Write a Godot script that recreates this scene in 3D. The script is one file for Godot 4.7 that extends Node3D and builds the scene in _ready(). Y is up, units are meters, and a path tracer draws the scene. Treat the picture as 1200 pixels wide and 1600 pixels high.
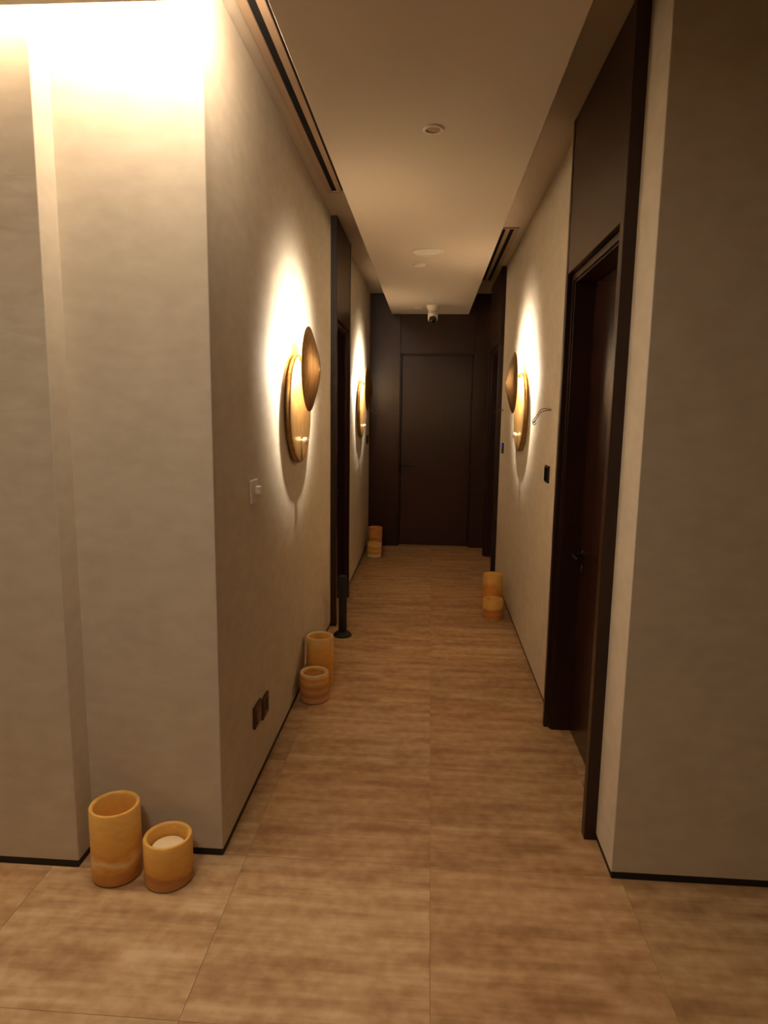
extends Node3D
# A dim hotel corridor seen from its lobby. x is right, y is up; "d" is the depth
# into the corridor in metres, so a point is Vector3(x, y, -d).

const XL := -0.6415      # left corridor wall
const XR := 0.601        # right corridor wall
const DF := 1.94         # plane of the lobby walls that flank the corridor
const DE := 7.13         # end of the corridor
const HC := 2.635        # upper ceiling
const HP := 2.43         # lowered ceiling
const PL := -0.418       # edges of the lowered ceiling in the corridor
const PR := 0.368
const SK := 0.022        # height of the recessed skirting

var M := {}
var used := {}

# ------------------------------------------------------------------ naming
func numbered(called: String) -> String:
	if not used.has(called):
		used[called] = 0
		return called
	used[called] += 1
	return "%s_%03d" % [called, used[called]]

func tag(o: Node, label: String, category: String, group := "") -> void:
	o.set_meta("label", label)
	o.set_meta("category", category)
	if group != "":
		o.set_meta("group", group)

func base(called: String, at: Vector3, turn := 0.0) -> Node3D:
	var o := Node3D.new()
	o.name = numbered(called)
	add_child(o)
	o.position = at
	o.rotation.y = turn
	return o

func setting(called: String, at := Vector3.ZERO) -> Node3D:
	var o := base(called, at)
	o.set_meta("kind", "structure")
	return o

func put(parent: Node, called: String, mesh: Mesh, m: Material, at := Vector3.ZERO) -> MeshInstance3D:
	var o := MeshInstance3D.new()
	o.mesh = mesh
	o.material_override = m
	o.cast_shadow = GeometryInstance3D.SHADOW_CASTING_SETTING_ON
	o.name = numbered(called) if parent == self else called
	parent.add_child(o, true)
	o.position = at
	return o

# ------------------------------------------------------------------ meshes
func tri(st: SurfaceTool, p: Array, n: Array, uv: Array) -> void:
	var order := [0, 1, 2]
	var c: Vector3 = (p[1] - p[0]).cross(p[2] - p[0])
	if c.dot(n[0] + n[1] + n[2]) > 0.0:
		order = [0, 2, 1]
	for k in order:
		st.set_normal(n[k])
		st.set_uv(uv[k])
		st.add_vertex(p[k])

func quad(st: SurfaceTool, p: Array, n: Array, uv: Array) -> void:
	tri(st, [p[0], p[1], p[2]], [n[0], n[1], n[2]], [uv[0], uv[1], uv[2]])
	tri(st, [p[0], p[2], p[3]], [n[0], n[2], n[3]], [uv[0], uv[2], uv[3]])

# a box of half sizes h with its twelve edges chamfered by c
func chamfer_box(size: Vector3, c: float, uv0 := Vector2.ZERO, uvs := 1.0) -> ArrayMesh:
	var st := SurfaceTool.new()
	st.begin(Mesh.PRIMITIVE_TRIANGLES)
	add_chamfer_box(st, Vector3.ZERO, size, c, uv0, uvs)
	return st.commit()

func add_chamfer_box(st: SurfaceTool, at: Vector3, size: Vector3, c: float, uv0 := Vector2.ZERO, uvs := 1.0) -> void:
	var h := size * 0.5
	var ax := [Vector3.RIGHT, Vector3.UP, Vector3.BACK]
	var e := [h.x, h.y, h.z]
	for k in 3:
		var u: int = (k + 1) % 3
		var v: int = (k + 2) % 3
		for s in [-1.0, 1.0]:
			var n: Vector3 = ax[k] * s
			var p := []
			var uv := []
			for q in [[-1, -1], [1, -1], [1, 1], [-1, 1]]:
				var w: Vector3 = n * e[k] + ax[u] * (e[u] - c) * q[0] + ax[v] * (e[v] - c) * q[1]
				p.append(at + w)
				uv.append(uv0 + (Vector2(w.x, w.z) if k == 1 else (Vector2(w.x, w.y) if k == 2 else Vector2(w.z, w.y))) * uvs)
			quad(st, p, [n, n, n, n], uv)
		if c <= 0.0:
			continue
		for a in [-1.0, 1.0]:
			for b in [-1.0, 1.0]:
				# edge along axis k
				var nu: Vector3 = ax[u] * a
				var nv: Vector3 = ax[v] * b
				var p := []
				var uv := []
				var len: float = e[k] - c
				for q in [[-1.0, 0], [1.0, 0], [1.0, 1], [-1.0, 1]]:
					var w: Vector3 = ax[k] * len * q[0]
					w += nu * (e[u] if q[1] == 0 else e[u] - c) + nv * (e[v] - c if q[1] == 0 else e[v])
					p.append(at + w)
					uv.append(uv0 + Vector2(w.x, w.z + w.y) * uvs)
				quad(st, p, [nu, nu, nv, nv], uv)
	if c > 0.0:
		for a in [-1.0, 1.0]:
			for b in [-1.0, 1.0]:
				for g in [-1.0, 1.0]:
					var X: Vector3 = Vector3(a * e[0], b * (e[1] - c), g * (e[2] - c))
					var Y: Vector3 = Vector3(a * (e[0] - c), b * e[1], g * (e[2] - c))
					var Z: Vector3 = Vector3(a * (e[0] - c), b * (e[1] - c), g * e[2])
					tri(st, [at + X, at + Y, at + Z], [Vector3(a, 0, 0), Vector3(0, b, 0), Vector3(0, 0, g)], [uv0, uv0, uv0])

# box given by its faces; d0 is the nearer face
func box(parent: Node, called: String, m: Material, x0: float, x1: float, y0: float, y1: float, d0: float, d1: float, c := 0.002) -> MeshInstance3D:
	var at := Vector3((x0 + x1) / 2, (y0 + y1) / 2, -(d0 + d1) / 2)
	var o := put(parent, called, chamfer_box(Vector3(x1 - x0, y1 - y0, d1 - d0), c, Vector2(at.x, at.y)), m)
	o.position = at - (parent as Node3D).position if parent != self else at
	return o

# profile of (radius, height) points turned about y; corners sharper than 35 degrees stay sharp
func lathe(prof: Array, seg := 40, st: SurfaceTool = null, at := Transform3D.IDENTITY) -> SurfaceTool:
	if st == null:
		st = SurfaceTool.new()
		st.begin(Mesh.PRIMITIVE_TRIANGLES)
	var ns := []
	var along := [0.0]
	for i in prof.size() - 1:
		var t: Vector2 = prof[i + 1] - prof[i]
		along.append(along[i] + t.length())
		ns.append(Vector2(t.y, -t.x).normalized())
	for i in prof.size() - 1:
		var na: Vector2 = ns[i]
		var nb: Vector2 = ns[i]
		if i > 0 and ns[i].dot(ns[i - 1]) > 0.8:
			na = (ns[i] + ns[i - 1]).normalized()
		if i < ns.size() - 1 and ns[i].dot(ns[i + 1]) > 0.8:
			nb = (ns[i] + ns[i + 1]).normalized()
		var a: Vector2 = prof[i]
		var b: Vector2 = prof[i + 1]
		for k in seg:
			var t0 := TAU * k / seg
			var t1 := TAU * (k + 1) / seg
			var d0 := Vector3(sin(t0), 0, cos(t0))
			var d1 := Vector3(sin(t1), 0, cos(t1))
			var p := [d0 * a.x, d1 * a.x, d1 * b.x, d0 * b.x]
			var n := [d0 * na.x, d1 * na.x, d1 * nb.x, d0 * nb.x]
			var hh := [a.y, a.y, b.y, b.y]
			var nn := [na.y, na.y, nb.y, nb.y]
			var uv := []
			for j in 4:
				p[j] = at * (p[j] + Vector3.UP * hh[j])
				n[j] = at.basis * (n[j] + Vector3.UP * nn[j])
				uv.append(Vector2((t0 if j in [0, 3] else t1) / TAU, -hh[j]))
			if a.x > 1e-6:
				tri(st, [p[0], p[1], p[2]], [n[0], n[1], n[2]], [uv[0], uv[1], uv[2]])
			if b.x > 1e-6:
				tri(st, [p[0], p[2], p[3]], [n[0], n[2], n[3]], [uv[0], uv[2], uv[3]])
	return st

func tube(path: Array, r: float, seg := 8) -> ArrayMesh:
	var st := SurfaceTool.new()
	st.begin(Mesh.PRIMITIVE_TRIANGLES)
	var rings := []
	for i in path.size():
		var a: Vector3 = path[maxi(i - 1, 0)]
		var b: Vector3 = path[mini(i + 1, path.size() - 1)]
		var t := (b - a).normalized()
		var u := t.cross(Vector3(0.31, 0.9, 0.17)).normalized()
		var v := t.cross(u)
		var ring := []
		for k in seg:
			ring.append(u * cos(TAU * k / seg) + v * sin(TAU * k / seg))
		rings.append(ring)
	for i in path.size() - 1:
		for k in seg:
			var j := (k + 1) % seg
			var n := [rings[i][k], rings[i][j], rings[i + 1][j], rings[i + 1][k]]
			var p := [path[i] + n[0] * r, path[i] + n[1] * r, path[i + 1] + n[2] * r, path[i + 1] + n[3] * r]
			quad(st, p, n, [Vector2.ZERO, Vector2.RIGHT, Vector2.ONE, Vector2.DOWN])
	for e in [0, path.size() - 1]:
		var out: Vector3 = (path[e] - path[1 if e == 0 else e - 1]).normalized()
		for k in seg:
			var j := (k + 1) % seg
			tri(st, [path[e], path[e] + rings[e][k] * r, path[e] + rings[e][j] * r], [out, out, out], [Vector2.ZERO, Vector2.ZERO, Vector2.ZERO])
	return st.commit()

func smooth_path(pts: Array, n := 24) -> Array:
	var c := Curve3D.new()
	for i in pts.size():
		var t: Vector3 = (pts[mini(i + 1, pts.size() - 1)] - pts[maxi(i - 1, 0)]) / 6.0
		c.add_point(pts[i], -t, t)
	var out := []
	for k in n + 1:
		out.append(c.sample_baked(c.get_baked_length() * k / n, true))
	return out

# ------------------------------------------------------------------ textures
func noise_image(seed_: int, freq: float, w: int, h: int, oct := 4) -> Image:
	var n := FastNoiseLite.new()
	n.seed = seed_
	n.noise_type = FastNoiseLite.TYPE_SIMPLEX_SMOOTH
	n.frequency = freq
	n.fractal_octaves = oct
	return n.get_seamless_image(w, h)

func stretched(seed_: int, freq: float, w: int, h: int, to: int, oct := 4) -> Image:
	var im := noise_image(seed_, freq, w, h, oct)
	im.resize(to, to, Image.INTERPOLATE_CUBIC)
	return im

func texture(im: Image) -> ImageTexture:
	im.generate_mipmaps()
	return ImageTexture.create_from_image(im)

func make_materials() -> void:
	# travertine-look floor tile: veins run across the corridor (along u)
	var n := 1024
	var s1 := stretched(3, 0.02, 40, 1024, n, 4)
	var s2 := stretched(9, 0.06, 48, 1024, n, 4)
	var cl := stretched(17, 0.010, 256, 1024, n, 5)
	var bl := noise_image(23, 0.02, n, n, 5)
	var fm := Image.create(n, n, false, Image.FORMAT_RGB8)
	var da := Color(0.60, 0.46, 0.32)
	var mi := Color(0.725, 0.595, 0.44)
	var li := Color(0.82, 0.715, 0.57)
	var d1 := s1.get_data()
	var d2 := s2.get_data()
	var d3 := cl.get_data()
	var d4 := bl.get_data()
	var out := PackedByteArray()
	out.resize(n * n * 3)
	for i in n * n:
		var a := d1[i] / 255.0
		var b := d2[i] / 255.0
		var c := d3[i] / 255.0
		var g := d4[i] / 255.0
		var v := clampf(0.5 + (a - 0.5) * 0.42 + (b - 0.5) * 0.26 + (c - 0.5) * 0.75 + (g - 0.5) * 0.5, 0.0, 1.0)
		var col := da.lerp(mi, v * 2.0) if v < 0.5 else mi.lerp(li, v * 2.0 - 1.0)
		out[i * 3] = int(col.r * 255.0)
		out[i * 3 + 1] = int(col.g * 255.0)
		out[i * 3 + 2] = int(col.b * 255.0)
	fm.set_data(n, n, false, Image.FORMAT_RGB8, out)
	var ft := texture(fm)
	for k in 4:
		var f := StandardMaterial3D.new()
		f.albedo_texture = ft
		f.albedo_color = [Color(1, 1, 1), Color(0.965, 0.955, 0.94), Color(0.985, 0.96, 0.94), Color(0.94, 0.935, 0.93)][k]
		f.roughness = 0.46
		M["tile_%d" % k] = f
	M.grout = plain(Color(0.56, 0.44, 0.32), 0.9)

	# trowelled plaster
	n = 1024
	var p1 := stretched(31, 0.02, 512, 1024, n, 5)
	var p2 := noise_image(37, 0.006, n, n, 4)
	var pm := Image.create(n, n, false, Image.FORMAT_RGB8)
	out.resize(n * n * 3)
	d1 = p1.get_data()
	d2 = p2.get_data()
	var ca := Color(0.785, 0.74, 0.665)
	var cb := Color(0.865, 0.83, 0.76)
	for i in n * n:
		var v := clampf(0.5 + (d1[i] / 255.0 - 0.5) * 0.5 + (d2[i] / 255.0 - 0.5) * 0.35, 0.0, 1.0)
		var col := ca.lerp(cb, v)
		out[i * 3] = int(col.r * 255.0)
		out[i * 3 + 1] = int(col.g * 255.0)
		out[i * 3 + 2] = int(col.b * 255.0)
	pm.set_data(n, n, false, Image.FORMAT_RGB8, out)
	var h1 := stretched(41, 0.022, 512, 1024, n, 5)
	var pl := StandardMaterial3D.new()
	pl.albedo_texture = texture(pm)
	pl.roughness = 0.85
	pl.uv1_triplanar = true
	pl.uv1_world_triplanar = true
	pl.uv1_scale = Vector3(0.8, 0.8, 0.8)
	pl.heightmap_enabled = true
	pl.heightmap_texture = texture(h1)
	pl.heightmap_scale = 0.032
	M.plaster = pl
	M.ceiling = plain(Color(0.80, 0.755, 0.69), 0.9)

	# dark stained veneer, grain upright
	n = 512
	var w1 := stretched(51, 0.06, 512, 24, n, 4)
	var w2 := stretched(53, 0.012, 512, 96, n, 3)
	var wm := Image.create(n, n, false, Image.FORMAT_RGB8)
	out.resize(n * n * 3)
	d1 = w1.get_data()
	d2 = w2.get_data()
	for i in n * n:
		var v := clampf(0.5 + (d1[i] / 255.0 - 0.5) * 0.8 + (d2[i] / 255.0 - 0.5) * 0.5, 0.0, 1.0)
		var col := Color(0.155, 0.074, 0.047).lerp(Color(0.195, 0.096, 0.062), v)
		out[i * 3] = int(col.r * 255.0)
		out[i * 3 + 1] = int(col.g * 255.0)
		out[i * 3 + 2] = int(col.b * 255.0)
	wm.set_data(n, n, false, Image.FORMAT_RGB8, out)
	var wd := StandardMaterial3D.new()
	wd.albedo_texture = texture(wm)
	wd.roughness = 0.35
	wd.uv1_triplanar = true
	wd.uv1_world_triplanar = true
	wd.uv1_scale = Vector3(1.6, 1.6, 1.6)
	M.wood = wd
	var lf: StandardMaterial3D = wd.duplicate()
	lf.roughness = 0.26
	M.leaf = lf

	# brushed brass
	var b1 := stretched(61, 0.08, 256, 12, 256, 3)
	var bm := Image.create(256, 256, false, Image.FORMAT_RGB8)
	for y in 256:
		for x in 256:
			bm.set_pixel(x, y, Color(0.55, 0.42, 0.24).lerp(Color(0.88, 0.73, 0.49), b1.get_pixel(x, y).r))
	var br := StandardMaterial3D.new()
	br.albedo_texture = texture(bm)
	br.metallic = 1.0
	br.roughness = 0.4
	br.uv1_triplanar = true
	br.uv1_scale = Vector3(5, 5, 5)
	M.brass = br

	M.skirting = plain(Color(0.10, 0.085, 0.075), 0.6)
	M.black = plain(Color(0.03, 0.028, 0.027), 0.55)
	M.steel = plain(Color(0.25, 0.23, 0.22), 0.38, 1.0)
	M.white = plain(Color(0.90, 0.87, 0.82), 0.5)
	M.ivory = plain(Color(0.93, 0.91, 0.87), 0.35)
	M.bronze_plate = plain(Color(0.36, 0.25, 0.19), 0.4, 0.6)
	M.vent = plain(Color(0.70, 0.60, 0.50), 0.6)
	M.duct = plain(Color(0.03, 0.03, 0.03), 0.9)
	M.copper = plain(Color(0.50, 0.29, 0.19), 0.45, 0.3)
	M.cable = plain(Color(0.62, 0.55, 0.47), 0.7)
	M.glass = plain(Color(0.02, 0.02, 0.025), 0.08)
	M.wax = plain(Color(0.90, 0.82, 0.66), 0.6)
	var bulb := plain(Color(1, 0.95, 0.85), 0.5)
	bulb.emission_enabled = true
	bulb.emission = Color(1.0, 0.90, 0.74)
	bulb.emission_energy_multiplier = 6.0
	M.bulb = bulb
	var led := plain(Color(1, 0.95, 0.85), 0.5)
	led.emission_enabled = true
	led.emission = Color(1.0, 0.90, 0.76)
	led.emission_energy_multiplier = 3.0
	M.led = led
	var blue := plain(Color(0.1, 0.2, 0.8), 0.4)
	blue.emission_enabled = true
	blue.emission = Color(0.10, 0.16, 0.9)
	blue.emission_energy_multiplier = 0.5
	M.blue = blue

func plain(c: Color, rough: float, metal := 0.0) -> StandardMaterial3D:
	var m := StandardMaterial3D.new()
	m.albedo_color = c
	m.roughness = rough
	m.metallic = metal
	return m

# banded onyx: stops are [height fraction from the foot, colour]; tilt bends the bands round the stone
func onyx(seed_: int, stops: Array, tilt: float, warp: float) -> StandardMaterial3D:
	var im := Image.create(256, 256, false, Image.FORMAT_RGB8)
	var n := noise_image(seed_, 0.012, 256, 256, 4)
	var f := noise_image(seed_ + 5, 0.035, 256, 256, 4)
	for y in 256:
		for x in 256:
			var t := 1.0 - y / 255.0 + tilt * cos(TAU * x / 256.0 + seed_) + warp * (n.get_pixel(x, y).r - 0.5)
			var c: Color = stops[0][1]
			for i in stops.size() - 1:
				if t >= stops[i][0]:
					c = (stops[i][1] as Color).lerp(stops[i + 1][1], smoothstep(stops[i][0], stops[i + 1][0], t))
			c = c.lerp(c * 0.78, f.get_pixel(x, y).r * 0.55)
			c = Color(pow(c.r, 0.46), pow(c.g, 0.57), pow(c.b, 0.70))
			im.set_pixel(x, y, c)
	var m := StandardMaterial3D.new()
	m.albedo_texture = texture(im)
	m.roughness = 0.42
	m.subsurf_scatter_enabled = true
	m.subsurf_scatter_strength = 0.35
	return m

# ------------------------------------------------------------------ lamps
func make_sconce() -> Node3D:
	# local axes: z points away from the wall, the origin is the middle of the back disc
	var t := base("wall_sconce", Vector3.ZERO)
	var lay := Transform3D(Basis(Vector3.RIGHT, PI / 2), Vector3.ZERO)
	var disc := lathe([Vector2(0, 0.003), Vector2(0.245, 0.0), Vector2(0.2505, 0.003), Vector2(0.254, 0.010), Vector2(0.254, 0.024), Vector2(0.251, 0.029), Vector2(0.246, 0.0300), Vector2(0.18, 0.0275), Vector2(0.09, 0.0255), Vector2(0, 0.025)], 72, null, lay)
	put(t, "back_disc", disc.commit(), M.brass)
	# the shade is a shallow cone, hollow towards the wall
	var up := Transform3D(Basis(Vector3.RIGHT, PI / 2), Vector3(0, 0.185, 0))
	var cap := lathe([Vector2(0.1955, 0.0665), Vector2(0.190, 0.0685), Vector2(0.12, 0.0915), Vector2(0.05, 0.1115), Vector2(0, 0.1145)], 72, null, up)
	lathe([Vector2(0, 0.1225), Vector2(0.006, 0.1215), Vector2(0.016, 0.1175), Vector2(0.055, 0.1135), Vector2(0.125, 0.0945), Vector2(0.1955, 0.0695), Vector2(0.1965, 0.068), Vector2(0.1955, 0.0665)], 72, cap, up)
	put(t, "shade", cap.commit(), M.brass)
	var arm := SurfaceTool.new()
	arm.begin(Mesh.PRIMITIVE_TRIANGLES)
	add_chamfer_box(arm, Vector3(0, 0.226, 0.052), Vector3(0.055, 0.022, 0.052), 0.002)
	put(t, "bracket", arm.commit(), M.brass)
	var knob := put(t, "knob", lathe([Vector2(0, 0.024), Vector2(0.006, 0.024), Vector2(0.006, 0.040), Vector2(0, 0.040)], 16, null, Transform3D(Basis(Vector3.RIGHT, PI / 2), Vector3(0, -0.150, 0))).commit(), M.brass)
	var ball := SphereMesh.new()
	ball.radius = 0.017
	ball.height = 0.034
	ball.radial_segments = 20
	ball.rings = 10
	put(knob, "ball", ball, M.ivory, Vector3(0, -0.150, 0.048))
	var glow := SphereMesh.new()
	glow.radius = 0.012
	glow.height = 0.024
	glow.radial_segments = 16
	glow.rings = 8
	var at := Vector3(0, 0.205, 0.098)
	put(t, "bulb", glow, M.bulb, at)
	var l := OmniLight3D.new()
	l.name = "bulb_light"
	l.light_color = Color(1.0, 0.925, 0.82)
	l.light_energy = SCONCE
	l.light_size = 0.012
	l.omni_range = 14.0
	l.omni_attenuation = 2.0
	l.shadow_enabled = true
	t.add_child(l)
	l.position = at
	return t

const SCONCE := 2.15
const COVE := 2.3
const COVE_END := 0.5
const LOBBY := 1.1

func _ready() -> void:
	# ---------------------------------------------------------- camera, sky, light, exposure
	var cam := Camera3D.new()
	cam.name = "camera"
	cam.fov = 2.0 * rad_to_deg(atan(800.0 / 1037.9))
	var fw := Vector3(-0.06602, -0.15150, -0.98625)
	var up := Vector3(-0.02383, 0.98836, -0.15023)
	cam.transform = Transform3D(Basis(fw.cross(up).normalized(), up, -fw).orthonormalized(), Vector3(0, 1.45, 0))
	cam.near = 0.05
	add_child(cam)
	var env := Environment.new()
	env.background_mode = Environment.BG_COLOR
	env.background_color = Color(0, 0, 0)
	env.tonemap_mode = Environment.TONE_MAPPER_LINEAR
	env.tonemap_exposure = 1.0
	env.sdfgi_enabled = true
	env.ssao_enabled = true
	env.ssil_enabled = true
	var we := WorldEnvironment.new()
	we.environment = env
	add_child(we)
	# the light strip in the ceiling slot above the left lobby wall
	var cove := AreaLight3D.new()
	cove.name = "cove_light"
	cove.area_size = Vector2(1.66, 0.014)
	cove.area_normalize_energy = true
	cove.light_color = Color(1.0, 0.905, 0.79)
	cove.light_energy = COVE
	cove.area_range = 14.0
	cove.shadow_enabled = true
	add_child(cove)
	cove.position = Vector3(-1.28, 2.585, -1.822)
	cove.rotation = Vector3(deg_to_rad(-98), 0, 0)
	var tip := AreaLight3D.new()  # added second emitter: imitates bare-strip spill on corridor wall and ceiling recess
	tip.name = "added_cove_end_light"
	tip.area_size = Vector2(0.20, 0.014)
	tip.area_normalize_energy = true
	tip.light_color = Color(1.0, 0.92, 0.82)
	tip.light_energy = COVE_END
	tip.area_range = 14.0
	tip.shadow_enabled = true
	add_child(tip)
	tip.position = Vector3(-0.545, 2.570, -1.800)
	tip.rotation = Vector3(deg_to_rad(-10), 0, 0)
	# the round ceiling lamp of the lobby, overhead to the viewer's left
	var lobby := AreaLight3D.new()
	lobby.name = "lobby_lamp_light"
	lobby.area_size = Vector2(0.30, 0.30)
	lobby.area_normalize_energy = true
	lobby.light_color = Color(1.0, 0.915, 0.80)
	lobby.light_energy = LOBBY
	lobby.area_range = 14.0
	lobby.shadow_enabled = true
	add_child(lobby)
	lobby.position = Vector3(-0.8, HP - 0.045, -0.6)
	lobby.rotation = Vector3(-PI / 2, 0, 0)

	make_materials()
	build_shell()
	build_doors()
	build_ceiling_fittings()
	build_wall_fittings()
	build_floor_things()

# ------------------------------------------------------------------ room
func build_shell() -> void:
	var x0 := -2.3
	var x1 := 2.3
	var db := -3.0
	# floor: tiles 0.6 m square on a bed
	var fl := setting("floor")
	box(fl, "bed", M.grout, x0 - 0.15, x1 + 0.15, -0.10, -0.0012, db - 0.15, DE + 0.3, 0.0)
	var rng := RandomNumberGenerator.new()
	rng.seed = 7
	var meshes := []
	for k in 10:
		meshes.append(chamfer_box(Vector3(0.5992, 0.010, 0.5992), 0.0005, Vector2(rng.randf(), rng.randf()), 1.0 / 1.25))
	var row := -9
	while 1.95 + row * 0.6 < DE + 0.1:
		var d := 1.95 + row * 0.6 + 0.3
		for col in range(-4, 4):
			var x := 0.034 + col * 0.6 + 0.3
			if d > 2.3 and (x < -1.0 or x > 1.0):
				continue
			put(fl, "tile", meshes[rng.randi() % 10], M["tile_%d" % (rng.randi() % 4)], Vector3(x, -0.005, -d))
		row += 1

	# walls
	var p: Material = M.plaster
	box(setting("wall_left"), "plaster", p, -1.20, XL, SK, HC + 0.02, DF, 4.30, 0.004)
	box(setting("wall_left_far"), "plaster", p, -0.90, XL, SK, HC + 0.02, 5.025, DE + 0.2, 0.003)
	box(setting("wall_left_column"), "plaster", p, x0 - 0.1, -1.078, SK, HC + 0.02, 1.845, 2.6, 0.004)
	box(setting("wall_right_corner"), "plaster", p, XR, x1 + 0.1, SK, HC + 0.02, DF, 2.135, 0.004)
	box(setting("wall_right"), "plaster", p, XR, 0.86, SK, HC + 0.02, 2.99, 5.76, 0.003)
	box(setting("wall_right_far"), "plaster", p, XR, 0.86, SK, HC + 0.02, 6.70, DE + 0.2, 0.003)
	box(setting("wall_behind_doors_left"), "plaster", p, -0.95, -0.80, 0.0, HC + 0.02, 4.28, 5.05, 0.0)
	box(setting("wall_behind_doors_right"), "plaster", p, 0.78, 0.93, 0.0, HC + 0.02, 2.12, 6.75, 0.0)
	box(setting("wall_end"), "plaster", p, -0.90, 0.86, 0.0, HC + 0.02, DE + 0.045, DE + 0.2, 0.0)
	box(setting("wall_lobby_left"), "plaster", p, x0 - 0.15, x0, 0.0, HC + 0.02, db, 1.9, 0.0)
	box(setting("wall_lobby_right"), "plaster", p, x1, x1 + 0.15, 0.0, HC + 0.02, db, 2.0, 0.0)
	box(setting("wall_lobby_back"), "plaster", p, x0 - 0.15, x1 + 0.15, 0.0, HC + 0.02, db - 0.15, db, 0.0)
	# recessed black skirting
	var g := 0.003
	box(setting("baseboard_left"), "strip", M.skirting, -1.1, XL - g, 0.0, SK + 0.003, DF + g, 4.30, 0.0)
	box(setting("baseboard_left_far"), "strip", M.skirting, -0.8, XL - g, 0.0, SK + 0.003, 5.025, DE, 0.0)
	box(setting("baseboard_column"), "strip", M.skirting, x0, -1.078 - g, 0.0, SK + 0.003, 1.845 + g, 2.3, 0.0)
	box(setting("baseboard_right_corner"), "strip", M.skirting, XR + g, x1, 0.0, SK + 0.003, DF + g, 2.135, 0.0)
	box(setting("baseboard_right"), "strip", M.skirting, XR + 0.004, 0.8, 0.0, SK + 0.003, 2.99, 5.76, 0.0)
	# ceilings: an upper slab and the lowered ceiling with open slots along the walls
	var c: Material = M.ceiling
	box(setting("ceiling"), "slab", c, x0 - 0.15, x1 + 0.15, HC, HC + 0.15, db - 0.15, DE + 0.2, 0.0)
	var lo := setting("ceiling_lowered")
	box(lo, "corridor_panel", c, PL, PR, HP, HC, 1.70, DE - 0.02, 0.002)
	box(lo, "lobby_panel", c, x0, x1, HP, HC, db, 1.75, 0.002)

# ------------------------------------------------------------------ doors
func lever(parent: Node3D, along: Vector3, out: Vector3, spindle: Vector3) -> void:
	# spindle is on the door face, relative to parent
	var spin := Transform3D(Basis(Quaternion(Vector3.UP, out)), spindle)
	var h := put(parent, "handle", lathe([Vector2(0, 0), Vector2(0.026, 0), Vector2(0.026, 0.006), Vector2(0.024, 0.008), Vector2(0.011, 0.008), Vector2(0.010, 0.045), Vector2(0, 0.045)], 24, null, spin).commit(), M.steel)
	var p := [spindle + out * 0.043, spindle + out * 0.046 + along * 0.01, spindle + out * 0.047 + along * 0.06, spindle + out * 0.045 + along * 0.125]
	put(h, "lever", tube(smooth_path(p, 12), 0.008, 12), M.steel)
	var key := Transform3D(spin.basis, spindle - Vector3(0, 0.068, 0))
	var e := put(parent, "escutcheon", lathe([Vector2(0, 0), Vector2(0.025, 0), Vector2(0.025, 0.005), Vector2(0.023, 0.007), Vector2(0.012, 0.007), Vector2(0.011, 0.010), Vector2(0, 0.010)], 24, null, key).commit(), M.steel)
	put(e, "keyhole", lathe([Vector2(0, 0.010), Vector2(0.004, 0.010), Vector2(0.004, 0.0108), Vector2(0, 0.0108)], 10, null, key).commit(), M.black)

# s = +1 for a door in the right wall, -1 for one in the left; opening from d0 to d1
func side_door(called: String, s: float, d0: float, d1: float, latch: bool) -> void:
	var w: Material = M.wood
	var xw: float = XR if s > 0 else XL
	var t := setting(called, Vector3(xw, 0, -(d0 + d1) / 2))
	var f := xw - s * 0.040        # casing face
	var deep := xw + s * 0.16
	var head := 2.02
	var add := func(n, xa, xb, y0, y1, da, dbb, c): return box(t, n, w, minf(xa, xb), maxf(xa, xb), y0, y1, da, dbb, c)
	for e in [[d0 - 0.042, d0], [d1, d1 + 0.035]]:
		add.call("casing", f, deep, 0.0, HC - 0.001, e[0], e[1], 0.003)
	add.call("transom_panel", f + s * 0.002, deep, head + 0.004, HC - 0.001, d0 + 0.001, d1 - 0.001, 0.0025)
	# rebate: a stepped inner frame
	for e in [[d0, d0 + 0.016], [d1 - 0.016, d1]]:
		add.call("inner_frame", f + s * 0.022, deep, 0.0, head, e[0], e[1], 0.002)
	add.call("inner_frame", f + s * 0.022, deep, head - 0.026, head, d0 + 0.016, d1 - 0.016, 0.002)
	for e in [[d0 + 0.016, d0 + 0.024], [d1 - 0.024, d1 - 0.016]]:
		add.call("jamb", f + s * 0.030, deep, 0.0, head - 0.026, e[0], e[1], 0.0015)
	add.call("jamb", f + s * 0.030, deep, head - 0.034, head - 0.026, d0 + 0.024, d1 - 0.024, 0.0015)
	var leaf: MeshInstance3D = add.call("leaf", xw + s * 0.073, xw + s * 0.115, 0.006, head - 0.038, d0 + 0.028, d1 - 0.028, 0.002)
	leaf.material_override = M.leaf
	if latch:
		lever(t, Vector3(0, 0, 1), Vector3(-s, 0, 0), Vector3(s * 0.073, 0.845, -(d1 - 0.085) + (d0 + d1) / 2))
	else:
		lever(t, Vector3(0, 0, 1), Vector3(-s, 0, 0), Vector3(s * 0.073, 0.86, -(d1 - 0.085) + (d0 + d1) / 2))

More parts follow.
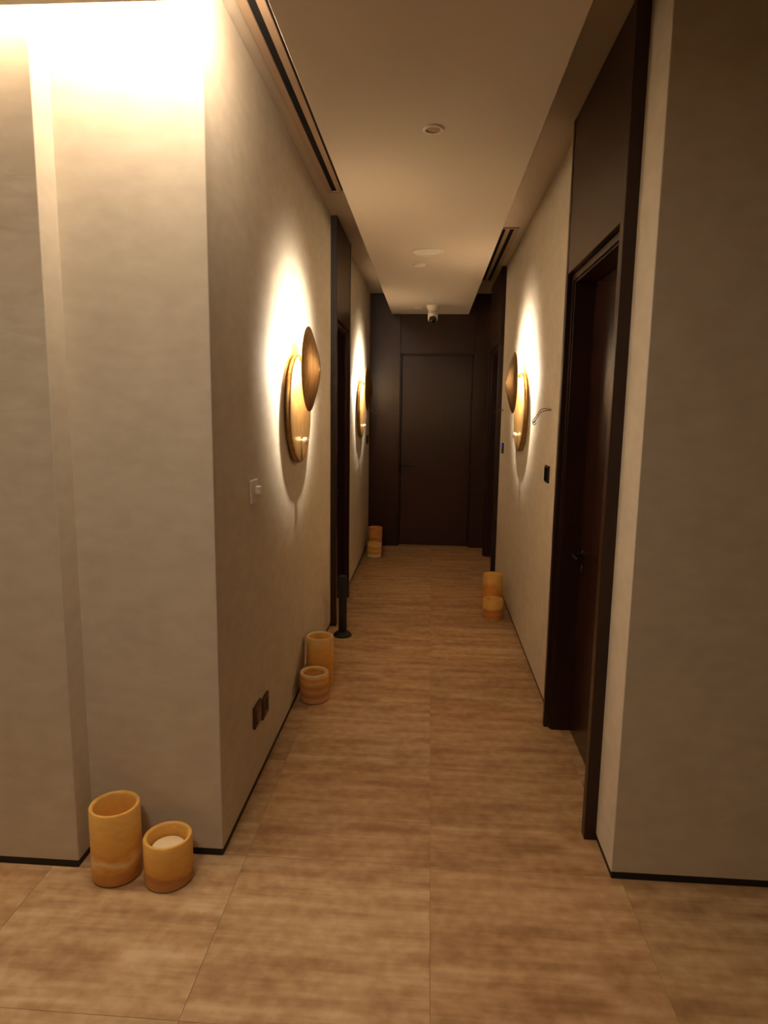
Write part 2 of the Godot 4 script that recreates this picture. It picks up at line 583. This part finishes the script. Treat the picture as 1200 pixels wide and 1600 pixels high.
func build_doors() -> void:
	side_door("door_1", 1.0, 2.172, 2.955, true)
	side_door("door_2", 1.0, 5.80, 6.665, false)
	side_door("door_3", -1.0, 4.335, 4.99, false)
	# end of the corridor: veneered panels round a recessed door
	var w: Material = M.wood
	var t := setting("door_4", Vector3(0.065, 0, -DE))
	var dp := DE - 0.075
	var xa := -0.322
	var xb := 0.445
	var head := 2.035
	box(t, "side_panel", w, XL - 0.01, xa, 0.0, HC - 0.001, dp, DE + 0.04, 0.003)
	box(t, "side_panel", w, xb, XR + 0.05, 0.0, HC - 0.001, dp, DE + 0.04, 0.003)
	box(t, "transom_panel", w, xa + 0.001, xb - 0.001, head, HC - 0.001, dp + 0.002, DE + 0.04, 0.003)
	box(t, "jamb", w, xa, xa + 0.012, 0.0, head, dp + 0.03, DE + 0.04, 0.0015)
	box(t, "jamb", w, xb - 0.012, xb, 0.0, head, dp + 0.03, DE + 0.04, 0.0015)
	box(t, "jamb", w, xa + 0.012, xb - 0.012, head - 0.012, head, dp + 0.03, DE + 0.04, 0.0015)
	box(t, "leaf", w, xa + 0.015, xb - 0.015, 0.006, head - 0.015, DE, DE + 0.04, 0.002)
	lever(t, Vector3.RIGHT, Vector3.BACK, Vector3(-0.288 - 0.065, 0.872, 0))

# ------------------------------------------------------------------ on the ceiling
func diffuser(label: String, x0: float, x1: float, d0: float, d1: float) -> void:
	var y := HC
	var t := base("linear_air_diffuser", Vector3((x0 + x1) / 2, y, -(d0 + d1) / 2))
	tag(t, label, "air vent")
	var w := 0.030
	var lip := y - 0.009
	box(t, "backing", M.duct, x0 + 0.004, x1 - 0.004, y - 0.002, y - 0.0005, d0 + 0.004, d1 - 0.004, 0.0)
	box(t, "frame", M.vent, x0, x0 + w, lip, y - 0.0005, d0, d1, 0.0015)
	box(t, "frame", M.vent, x1 - w, x1, lip, y - 0.0005, d0, d1, 0.0015)
	box(t, "end_cap", M.vent, x0 + w, x1 - w, lip, y - 0.0005, d0, d0 + 0.02, 0.0015)
	box(t, "end_cap", M.vent, x0 + w, x1 - w, lip, y - 0.0005, d1 - 0.02, d1, 0.0015)
	var xm := (x0 + x1) / 2
	box(t, "centre_bar", M.vent, xm - 0.0135, xm + 0.0135, lip, y - 0.002, d0 + 0.02, d1 - 0.02, 0.0015)

func build_ceiling_fittings() -> void:
	diffuser("long two-slot air vent in the ceiling recess above the white wall switch", -0.595, -0.454, 1.96, 3.85)
	diffuser("dark two-slot air vent in the ceiling recess by the far right door", 0.407, 0.548, 4.585, 6.36)

	# the strip that washes the lobby wall
	var s := base("cove_light_strip", Vector3(-1.28, 2.60, -1.765))
	tag(s, "slim lit strip in the ceiling slot above the pale lobby wall", "light strip")
	box(s, "channel", M.vent, -2.12, -0.44, 2.592, 2.612, 1.752, 1.834, 0.001)
	box(s, "added_end_bracket", M.vent, -0.655, -0.435, 2.558, 2.588, 1.752, 1.790, 0.001)  # added, out of view: carries the extra end emitter
	box(s, "added_end_lens", M.led, -0.645, -0.445, 2.563, 2.577, 1.790, 1.796, 0.0)  # added glowing face for the extra end emitter
	box(s, "lens", M.led, -2.11, -0.45, 2.588, 2.592, 1.814, 1.830, 0.0)

	var flip := Transform3D(Basis(Vector3.RIGHT, PI), Vector3.ZERO)
	var lamp := base("ceiling_lamp", Vector3(-0.8, HP, -0.6))
	tag(lamp, "round flush lit ceiling lamp in the lobby before the corridor", "ceiling lamp")
	put(lamp, "rim", lathe([Vector2(0.185, 0.0), Vector2(0.19, 0.004), Vector2(0.19, 0.036), Vector2(0.186, 0.040), Vector2(0.172, 0.040), Vector2(0.170, 0.030)], 48, null, flip).commit(), M.white)
	put(lamp, "diffuser", lathe([Vector2(0, 0.038), Vector2(0.12, 0.036), Vector2(0.171, 0.031)], 48, null, flip).commit(), M.led)

	var t := base("recessed_downlight", Vector3(-0.013, HP, -2.516))
	tag(t, "small unlit recessed downlight, alone in the ceiling's front part", "downlight")
	put(t, "trim_ring", lathe([Vector2(0.026, 0.0), Vector2(0.027, 0.006), Vector2(0.033, 0.007), Vector2(0.038, 0.004), Vector2(0.039, 0.0)], 40, null, flip).commit(), M.white)
	put(t, "insert", lathe([Vector2(0, 0.0025), Vector2(0.018, 0.002), Vector2(0.0255, 0.0005)], 40, null, flip).commit(), M.vent)

	t = base("ceiling_speaker", Vector3(-0.037, HP, -4.35))
	tag(t, "large flat round ceiling speaker beside a small round cover", "speaker")
	put(t, "rim", lathe([Vector2(0.082, 0.0), Vector2(0.083, 0.006), Vector2(0.092, 0.007), Vector2(0.0975, 0.004), Vector2(0.098, 0.0)], 48, null, flip).commit(), M.white)
	put(t, "grille", lathe([Vector2(0, 0.007), Vector2(0.06, 0.006), Vector2(0.0825, 0.003)], 48, null, flip).commit(), M.white)

	t = base("ceiling_cover_plate", Vector3(-0.10, HP, -4.72))
	tag(t, "small flat round ceiling cover beside the large round speaker", "cover plate")
	put(t, "disc", lathe([Vector2(0, 0.008), Vector2(0.036, 0.008), Vector2(0.042, 0.006), Vector2(0.043, 0.0)], 36, null, flip).commit(), M.white)

	t = base("sprinkler_cover", Vector3(-0.003, HP, -6.20))
	tag(t, "tiny white round sprinkler cover on the ceiling in front of the security camera", "cover")
	put(t, "cap", lathe([Vector2(0, 0.010), Vector2(0.018, 0.009), Vector2(0.026, 0.005), Vector2(0.027, 0.0)], 28, null, flip).commit(), M.white)

	t = base("ceiling_cover_plate", Vector3(-0.13, HP, -6.66))
	tag(t, "faint round ceiling cover next to the security camera", "cover plate")
	put(t, "disc", lathe([Vector2(0, 0.007), Vector2(0.034, 0.007), Vector2(0.042, 0.005), Vector2(0.043, 0.0)], 32, null, flip).commit(), M.white)

	# turret security camera
	t = base("security_camera", Vector3(0.002, HP, -6.50))
	tag(t, "white turret security camera hanging from the ceiling before the end door", "camera")
	put(t, "mount", lathe([Vector2(0, 0.044), Vector2(0.044, 0.044), Vector2(0.047, 0.041), Vector2(0.061, 0.008), Vector2(0.062, 0.0)], 36, null, flip).commit(), M.white)
	put(t, "collar", lathe([Vector2(0.036, 0.043), Vector2(0.036, 0.050), Vector2(0.044, 0.052), Vector2(0.044, 0.062), Vector2(0.034, 0.064), Vector2(0.034, 0.072), Vector2(0, 0.072)], 32, null, flip).commit(), M.white)
	put(t, "body", lathe([Vector2(0.034, 0.068), Vector2(0.046, 0.070), Vector2(0.048, 0.075), Vector2(0.047, 0.120), Vector2(0.041, 0.140), Vector2(0.028, 0.151), Vector2(0, 0.155)], 36, null, flip).commit(), M.white)
	var tilt := Transform3D(Basis(Vector3.RIGHT, deg_to_rad(122)), Vector3(0, -0.120, 0.010))
	var eye := put(t, "eye", lathe([Vector2(0.037, 0.0), Vector2(0.037, 0.036), Vector2(0.033, 0.042), Vector2(0.0, 0.043)], 36, null, tilt).commit(), M.black)
	put(eye, "lens", lathe([Vector2(0.020, 0.042), Vector2(0.018, 0.048), Vector2(0.009, 0.053), Vector2(0, 0.054)], 24, null, tilt).commit(), M.glass)

# ------------------------------------------------------------------ on the walls
func wall_plate(called: String, s: float, y: float, d: float, w: float, h: float, th: float, m: Material) -> Node3D:
	var x: float = XR if s > 0 else XL
	var t := base(called, Vector3(x, y, -d))
	put(t, "plate", chamfer_box(Vector3(th, h, w), 0.002), m, Vector3(-s * th / 2, 0, 0))
	return t

func wire(label: String, at: Vector3, pts: Array, stub: float) -> void:
	var t := base("wire_stub", at)
	tag(t, label, "wire", "loose wires on the corridor walls")
	var out := Vector3(-signf(at.x), 0, 0)
	put(t, "sheath", tube([Vector3.ZERO, out * stub], 0.005, 10), M.cable)
	var p := [out * stub * 0.6]
	var q := [out * stub * 0.6 + Vector3(0, 0.004, 0.004)]
	for v in pts:
		p.append(v)
		q.append(v + Vector3(0.002, -0.010, 0.007))
	put(t, "wire", tube(smooth_path(p, 20), 0.0022, 6), M.copper)
	put(t, "wire", tube(smooth_path(q, 20), 0.0022, 6), M.copper)

func build_wall_fittings() -> void:
	var s := make_sconce()
	s.position = Vector3(XL, 1.45, -3.165)
	s.rotation.y = PI / 2
	tag(s, "lit brass sconce on the left wall before the dark doorway, nearest the white switch", "wall lamp", "brass corridor sconces")
	for e in [[Vector3(XL, 1.455, -6.06), PI / 2, "lit brass sconce on the far left wall, between the left doorway and the end door"], [Vector3(XR, 1.45, -4.42), -PI / 2, "lit brass sconce on the right wall, between the two right doors"]]:
		var c: Node3D = s.duplicate()
		c.name = numbered("wall_sconce")
		add_child(c)
		c.position = e[0]
		c.rotation.y = e[1]
		tag(c, e[2], "wall lamp", "brass corridor sconces")

	var t := wall_plate("light_switch", -1.0, 1.15, 2.375, 0.088, 0.086, 0.010, M.white)
	tag(t, "white wall switch with a raised knob by the near brass sconce", "switch")
	put(t, "knob", chamfer_box(Vector3(0.020, 0.030, 0.026), 0.004), M.ivory, Vector3(0.019, 0.004, -0.010))

	t = wall_plate("wall_socket", -1.0, 0.288, 2.372, 0.094, 0.086, 0.010, M.bronze_plate)
	tag(t, "blank bronze socket plate low on the left wall, nearer the lobby corner", "socket")
	put(t, "cover", chamfer_box(Vector3(0.003, 0.060, 0.066), 0.001), M.bronze_plate, Vector3(0.0110, 0, 0))
	t = wall_plate("wall_socket", -1.0, 0.268, 2.490, 0.094, 0.086, 0.010, M.bronze_plate)
	tag(t, "bronze socket plate with a dark insert low on the left wall, farther from the corner", "socket")
	put(t, "insert", chamfer_box(Vector3(0.003, 0.046, 0.030), 0.001), M.black, Vector3(0.0108, 0.004, -0.010))
	put(t, "cover", chamfer_box(Vector3(0.003, 0.060, 0.024), 0.001), M.bronze_plate, Vector3(0.0112, 0, 0.026))

	t = wall_plate("switch_panel", 1.0, 1.142, 3.40, 0.090, 0.086, 0.011, M.black)
	tag(t, "black square switch panel on the right wall by the near door", "switch")
	put(t, "key", chamfer_box(Vector3(0.004, 0.066, 0.033), 0.001), M.glass, Vector3(-0.012, 0, 0.018))
	put(t, "key", chamfer_box(Vector3(0.004, 0.066, 0.033), 0.001), M.glass, Vector3(-0.012, 0, -0.018))

	t = wall_plate("switch_panel", 1.0, 1.157, 5.50, 0.086, 0.086, 0.011, M.black)
	tag(t, "dark switch panel with a glowing blue dot beside the far right door", "switch")
	put(t, "indicator", chamfer_box(Vector3(0.003, 0.034, 0.050), 0.001), M.blue, Vector3(-0.012, 0.020, 0))

	t = wall_plate("switch_panel", -1.0, 1.15, 6.78, 0.086, 0.086, 0.011, M.black)
	tag(t, "dark switch panel on the left wall behind the far sconce", "switch")
	put(t, "key", chamfer_box(Vector3(0.004, 0.066, 0.066), 0.001), M.glass, Vector3(0.012, 0, 0))

	wire("copper wire stub curling from the right wall between sconce and near door", Vector3(XR, 1.463, -3.40), [Vector3(-0.026, 0.006, -0.02), Vector3(-0.050, -0.004, -0.03), Vector3(-0.066, -0.036, -0.05), Vector3(-0.082, -0.058, -0.06), Vector3(-0.076, -0.066, -0.05), Vector3(-0.068, -0.056, -0.04)], 0.018)
	wire("short wire stub on the right wall beside the far door frame", Vector3(XR, 1.463, -5.60), [Vector3(-0.025, 0.004, -0.01), Vector3(-0.045, -0.004, -0.02), Vector3(-0.070, -0.012, -0.03)], 0.018)
	wire("pale wire stub on the left wall beside the end door panel", Vector3(XL, 1.445, -6.80), [Vector3(0.03, 0.012, 0.0), Vector3(0.052, 0.002, 0.01), Vector3(0.078, -0.028, 0.02), Vector3(0.098, -0.030, 0.03)], 0.022)

# ------------------------------------------------------------------ on the floor
func holder(label: String, at: Vector3, r: float, h: float, m: StandardMaterial3D, turn: float, group: String, fill := 0.0) -> Node3D:
	var t := base("onyx_candle_holder", at, turn)
	tag(t, label, "candle holder", group)
	var mm: StandardMaterial3D = m.duplicate()
	mm.uv1_scale = Vector3(1, 1.0 / h, 1)
	var wl := 0.014
	put(t, "body", lathe([Vector2(0, 0), Vector2(r - 0.004, 0), Vector2(r, 0.005), Vector2(r, h - 0.006), Vector2(r - 0.003, h - 0.001), Vector2(r - 0.007, h), Vector2(r - wl + 0.003, h - 0.002), Vector2(r - wl, h - 0.008), Vector2(r - wl, h * 0.45), Vector2(r - wl - 0.01, h * 0.42), Vector2(0, h * 0.42)], 56).commit(), mm)
	return t

func build_floor_things() -> void:
	var honey := Color(0.86, 0.60, 0.27)
	var amber := Color(0.78, 0.46, 0.17)
	var brown := Color(0.56, 0.31, 0.15)
	var cream := Color(0.88, 0.70, 0.46)
	var pale := Color(0.90, 0.78, 0.60)
	var a := onyx(101, [[0.0, brown], [0.16, Color(0.66, 0.38, 0.17)], [0.26, amber], [0.37, cream], [0.46, amber], [0.62, Color(0.82, 0.54, 0.23)], [1.0, honey]], 0.07, 0.18)
	var b := onyx(131, [[0.0, Color(0.62, 0.40, 0.22)], [0.22, brown], [0.34, amber], [0.6, Color(0.82, 0.53, 0.22)], [1.0, honey]], 0.04, 0.12)
	var c := onyx(151, [[0.0, Color(0.80, 0.50, 0.22)], [0.4, amber], [0.75, Color(0.84, 0.55, 0.24)], [0.93, honey], [1.0, cream]], 0.03, 0.15)
	var d := onyx(171, [[0.0, Color(0.60, 0.38, 0.25)], [0.15, Color(0.74, 0.52, 0.38)], [0.28, Color(0.58, 0.34, 0.21)], [0.42, Color(0.72, 0.47, 0.32)], [0.58, Color(0.62, 0.37, 0.20)], [0.74, Color(0.82, 0.56, 0.28)], [0.84, amber], [0.93, cream], [1.0, pale]], 0.02, 0.06)
	var e := onyx(191, [[0.0, Color(0.68, 0.44, 0.26)], [0.2, brown], [0.35, Color(0.66, 0.36, 0.2)], [0.5, brown], [0.62, honey], [1.0, honey]], 0.02, 0.06)
	var f := onyx(211, [[0.0, amber], [0.55, Color(0.72, 0.40, 0.15)], [0.75, honey], [1.0, honey]], 0.10, 0.2)
	var g := onyx(231, [[0.0, pale], [0.22, pale], [0.28, amber], [0.42, Color(0.86, 0.60, 0.30)], [0.5, cream], [0.58, amber], [0.74, honey], [0.82, cream], [1.0, honey]], 0.02, 0.05)
	var i := onyx(251, [[0.0, brown], [0.4, Color(0.60, 0.34, 0.18)], [0.6, brown], [0.72, Color(0.70, 0.45, 0.26)], [1.0, Color(0.66, 0.40, 0.22)]], 0.12, 0.35)
	var grp := "onyx candle holders along the walls"
	holder("tall honey onyx candle holder in the lobby corner beside the pale column", Vector3(-0.948, 0, -1.838), 0.0755, 0.235, a, 0.4, grp)
	var n := holder("short honey onyx candle holder with a pale candle inside", Vector3(-0.778, 0, -1.828), 0.0735, 0.146, b, 1.0, grp)
	var cd := base("candle", n.position + Vector3(0, 0.0615, 0))
	tag(cd, "round pale wax candle sunk inside the short lobby onyx holder", "candle")
	put(cd, "wax", lathe([Vector2(0, 0), Vector2(0.052, 0), Vector2(0.0535, 0.003), Vector2(0.0535, 0.040), Vector2(0.049, 0.046), Vector2(0.03, 0.0445), Vector2(0, 0.043)], 40).commit(), M.wax)
	holder("tall amber onyx candle holder by the left wall near the black post", Vector3(-0.553, 0, -3.335), 0.072, 0.272, c, 0.2, grp)
	holder("short ribbed brown onyx candle holder with a white rim, left wall", Vector3(-0.551, 0, -3.150), 0.0715, 0.150, d, 2.2, grp)
	holder("tall orange onyx candle holder by the right wall, behind a short one", Vector3(0.482, 0, -4.725), 0.072, 0.292, f, 0.0, grp)
	holder("short two-tone onyx candle holder at the right wall, yellow above brown", Vector3(0.474, 0, -4.578), 0.070, 0.150, e, 1.0, grp)
	holder("tall brown onyx candle holder in the far left corner by the end door", Vector3(-0.530, 0, -6.640), 0.072, 0.275, i, 0.6, grp)
	holder("short white-footed banded onyx candle holder in the far left corner", Vector3(-0.527, 0, -6.490), 0.071, 0.150, g, 0.0, grp)

	var t := base("floor_post", Vector3(-0.534, 0, -4.115))
	tag(t, "slim black post on a round foot beside the left doorway", "post")
	put(t, "foot", lathe([Vector2(0, 0), Vector2(0.058, 0), Vector2(0.060, 0.004), Vector2(0.058, 0.012), Vector2(0.046, 0.024), Vector2(0.030, 0.031), Vector2(0, 0.031)], 36).commit(), M.black)
	put(t, "pole", lathe([Vector2(0.027, 0.028), Vector2(0.027, 0.392), Vector2(0.024, 0.398), Vector2(0, 0.400)], 28).commit(), M.black)
